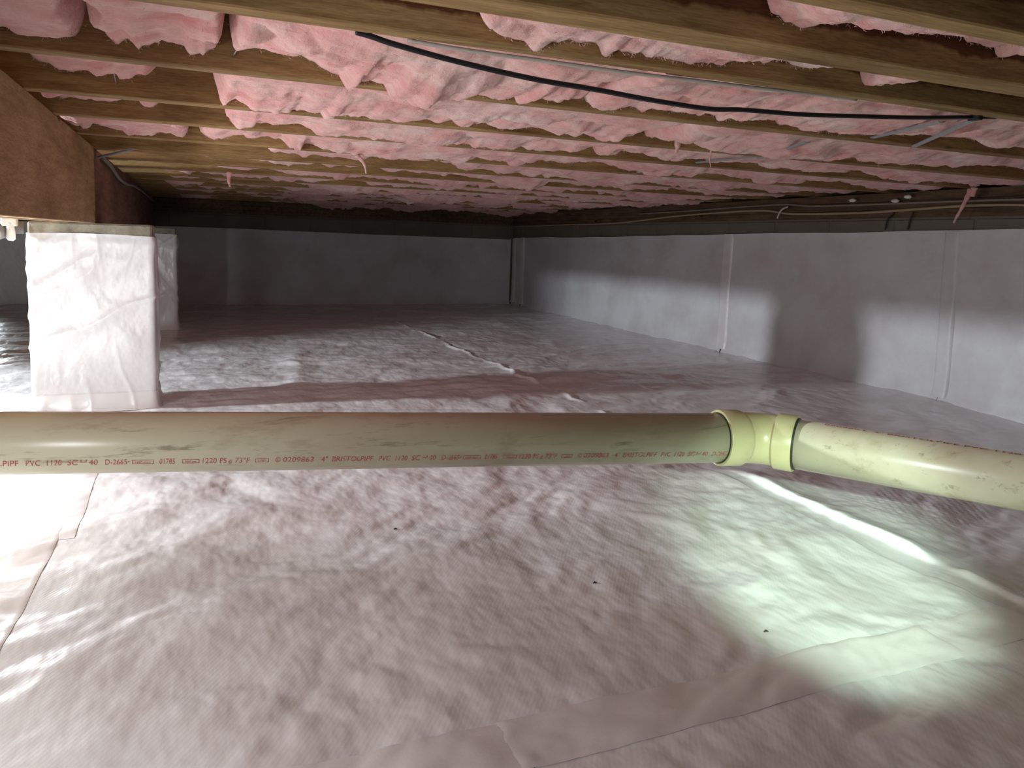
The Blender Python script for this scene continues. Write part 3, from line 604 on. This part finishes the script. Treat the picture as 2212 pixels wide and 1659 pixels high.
# loose wisps of fibre
def wisp(pts, y, r0, label, at=at_y):
    q = catmull([at(u, v, y) for u, v in pts], 8); rr = r0*(1-.75*np.linspace(0, 1, len(q)))*(1+.15*np.sin(np.arange(len(q))*.9))
    v, f = tube(q, rr, 7); return tag(obj('fibre_wisp', v, f, 'insulation', None, True), label, 'insulation', 'loose fibre wisps')
wisp([(1533, 312), (1536, 325), (1533, 345), (1535, 358), (1531, 370)], 1.86, .0035, 'long thin pink wisp dangling from the batt with the folded corner')
wisp([(770, 335), (780, 345), (788, 358), (791, 375)], 2.62, .009, 'forked pink wisp dangling in the fourth bay past the cable joist')
wisp([(2098, 408), (2090, 425), (2080, 445), (2066, 470), (2060, 482)], 2.96, .012, 'pink wisp hanging down in front of the bare block wall', at_x)
wisp([(2085, 372), (2105, 395), (2100, 425)], 2.96, .032, 'pink tongue of fibre torn loose near the wall', at_x)
wisp([(886, 185), (890, 205), (892, 218)], 1.45, .020, 'pale rounded tuft drooping over the joist edge')
wisp([(1462, 285), (1464, 312), (1461, 330)], 1.86, .014, 'pale translucent tuft hanging over the joist in the second bay')
wisp([(496, 372), (494, 390), (497, 404)], 3.504, .012, 'small pink tuft stuck on a far joist')

# ------------------------------------------------------------------ floor tapes and specks
def ftape(name, ctr, ang, L, wdt, label, seed, lift=.0012):
    A = np.linspace(-L/2, L/2, max(8, int(L/.008))); B_ = np.linspace(-wdt/2, wdt/2, 16); AA, BB = np.meshgrid(A, B_, indexing='ij')
    c_, s_ = math.cos(ang), math.sin(ang); x = ctr[0]+AA*c_-BB*s_; y = ctr[1]+AA*s_+BB*c_
    z = floor_h(x, y)+lift+.0007*np.clip(ridge(AA*9, BB*12, seed), 0, 1)**6
    edge = (np.abs(BB) > wdt/2-.001)|(np.abs(AA) > L/2-.001); z = np.where(edge, z-lift+.0007, z)
    return tag(grid_obj(name, np.stack([x, y, z], -1), 'tape'), label, 'tape', 'seam tapes on the ground liner')
ftape('seam_tape', (.02, .832), .0, .72, .098, 'wide pinkish seam tape strip on the liner with a crumpled overlapping end', 301)
ftape('seam_tape', (.765, .834), -.004, .80, .098, 'long middle seam tape strip crossing the edge of the torch pool', 302, .0020)
ftape('seam_tape', (1.60, .832), .002, .90, .098, 'seam tape strip ending beside the raised liner fold', 303)
ftape('seam_tape', (-.287, 2.25), math.pi/2+.01, 1.0, .085, 'seam tape strip leading from under the pipe toward the bright pier', 304)
ftape('seam_tape', (-.315, 1.48), math.pi/2-.03, .74, .075, 'slightly skewed seam tape strip at the brightly lit edge of the liner', 305, .0020)
for (u, v, lab_) in ((854, 1143, 'tiny dark speck on the liner just in front of the printed pipe'), (1655, 1364, 'tiny dark speck on the liner inside the torch pool'), (1285, 1257, 'tiny dark speck on the bare liner beside the torch pool')):
    c0 = at_z(u, v, 0); z = float(floor_h(np.array(c0[0]), np.array(c0[1])))
    V, Fc = tube([np.array([c0[0]-.004, c0[1], z+.001]), np.array([c0[0], c0[1]+.001, z+.0022]), np.array([c0[0]+.004, c0[1]-.001, z+.001])], [.0008, .0018, .0006], 6)
    tag(obj('debris_speck', V, Fc, 'glue', None, True), lab_, 'debris', 'specks on the liner')

# ------------------------------------------------------------------ plumbing scraps past the beam
va = empty('shutoff_valve', tuple(at_y(20, 490, 3.16))); tag(va, 'white plastic pipe clamp and lever hanging past the beam beside the pier', 'valve')
yv = 3.16
c0 = at_y(20, 476, yv); adopt(box('clamp', c0[0]-.022, c0[0]+.024, yv-.02, yv+.02, c0[2]-.02, ZB+.01, 'white_plastic', None, .004), va)
lv = [at_y(22, 482, yv-.01), at_y(23, 495, yv-.012), at_y(24, 508, yv-.012), at_y(23, 520, yv-.012)]
v, f = tube(catmull(lv, 5), np.interp(np.arange(16), [0, 8, 13, 15], [.011, .014, .015, .008]), 12); adopt(obj('lever', v, f, 'white_plastic', None, True), va)
cyl('supply_pipe', at_y(-40, 500, yv+.03), at_y(34, 488, yv+.06), .018, 'grey_plastic', 24, 2, va)
cyl('pipe_fitting', at_y(-12, 505, yv-.02), at_y(6, 500, yv+.02), .024, 'grey_plastic', 24, 2, va)
cyl('pipe_tee', at_y(36, 478, yv+.06), at_y(38, 505, yv+.06), .020, 'grey_plastic', 24, 2, va)
cyl('side_nipple', at_y(-8, 474, yv), at_y(6, 474, yv), .016, 'white_plastic', 20, 2, va)
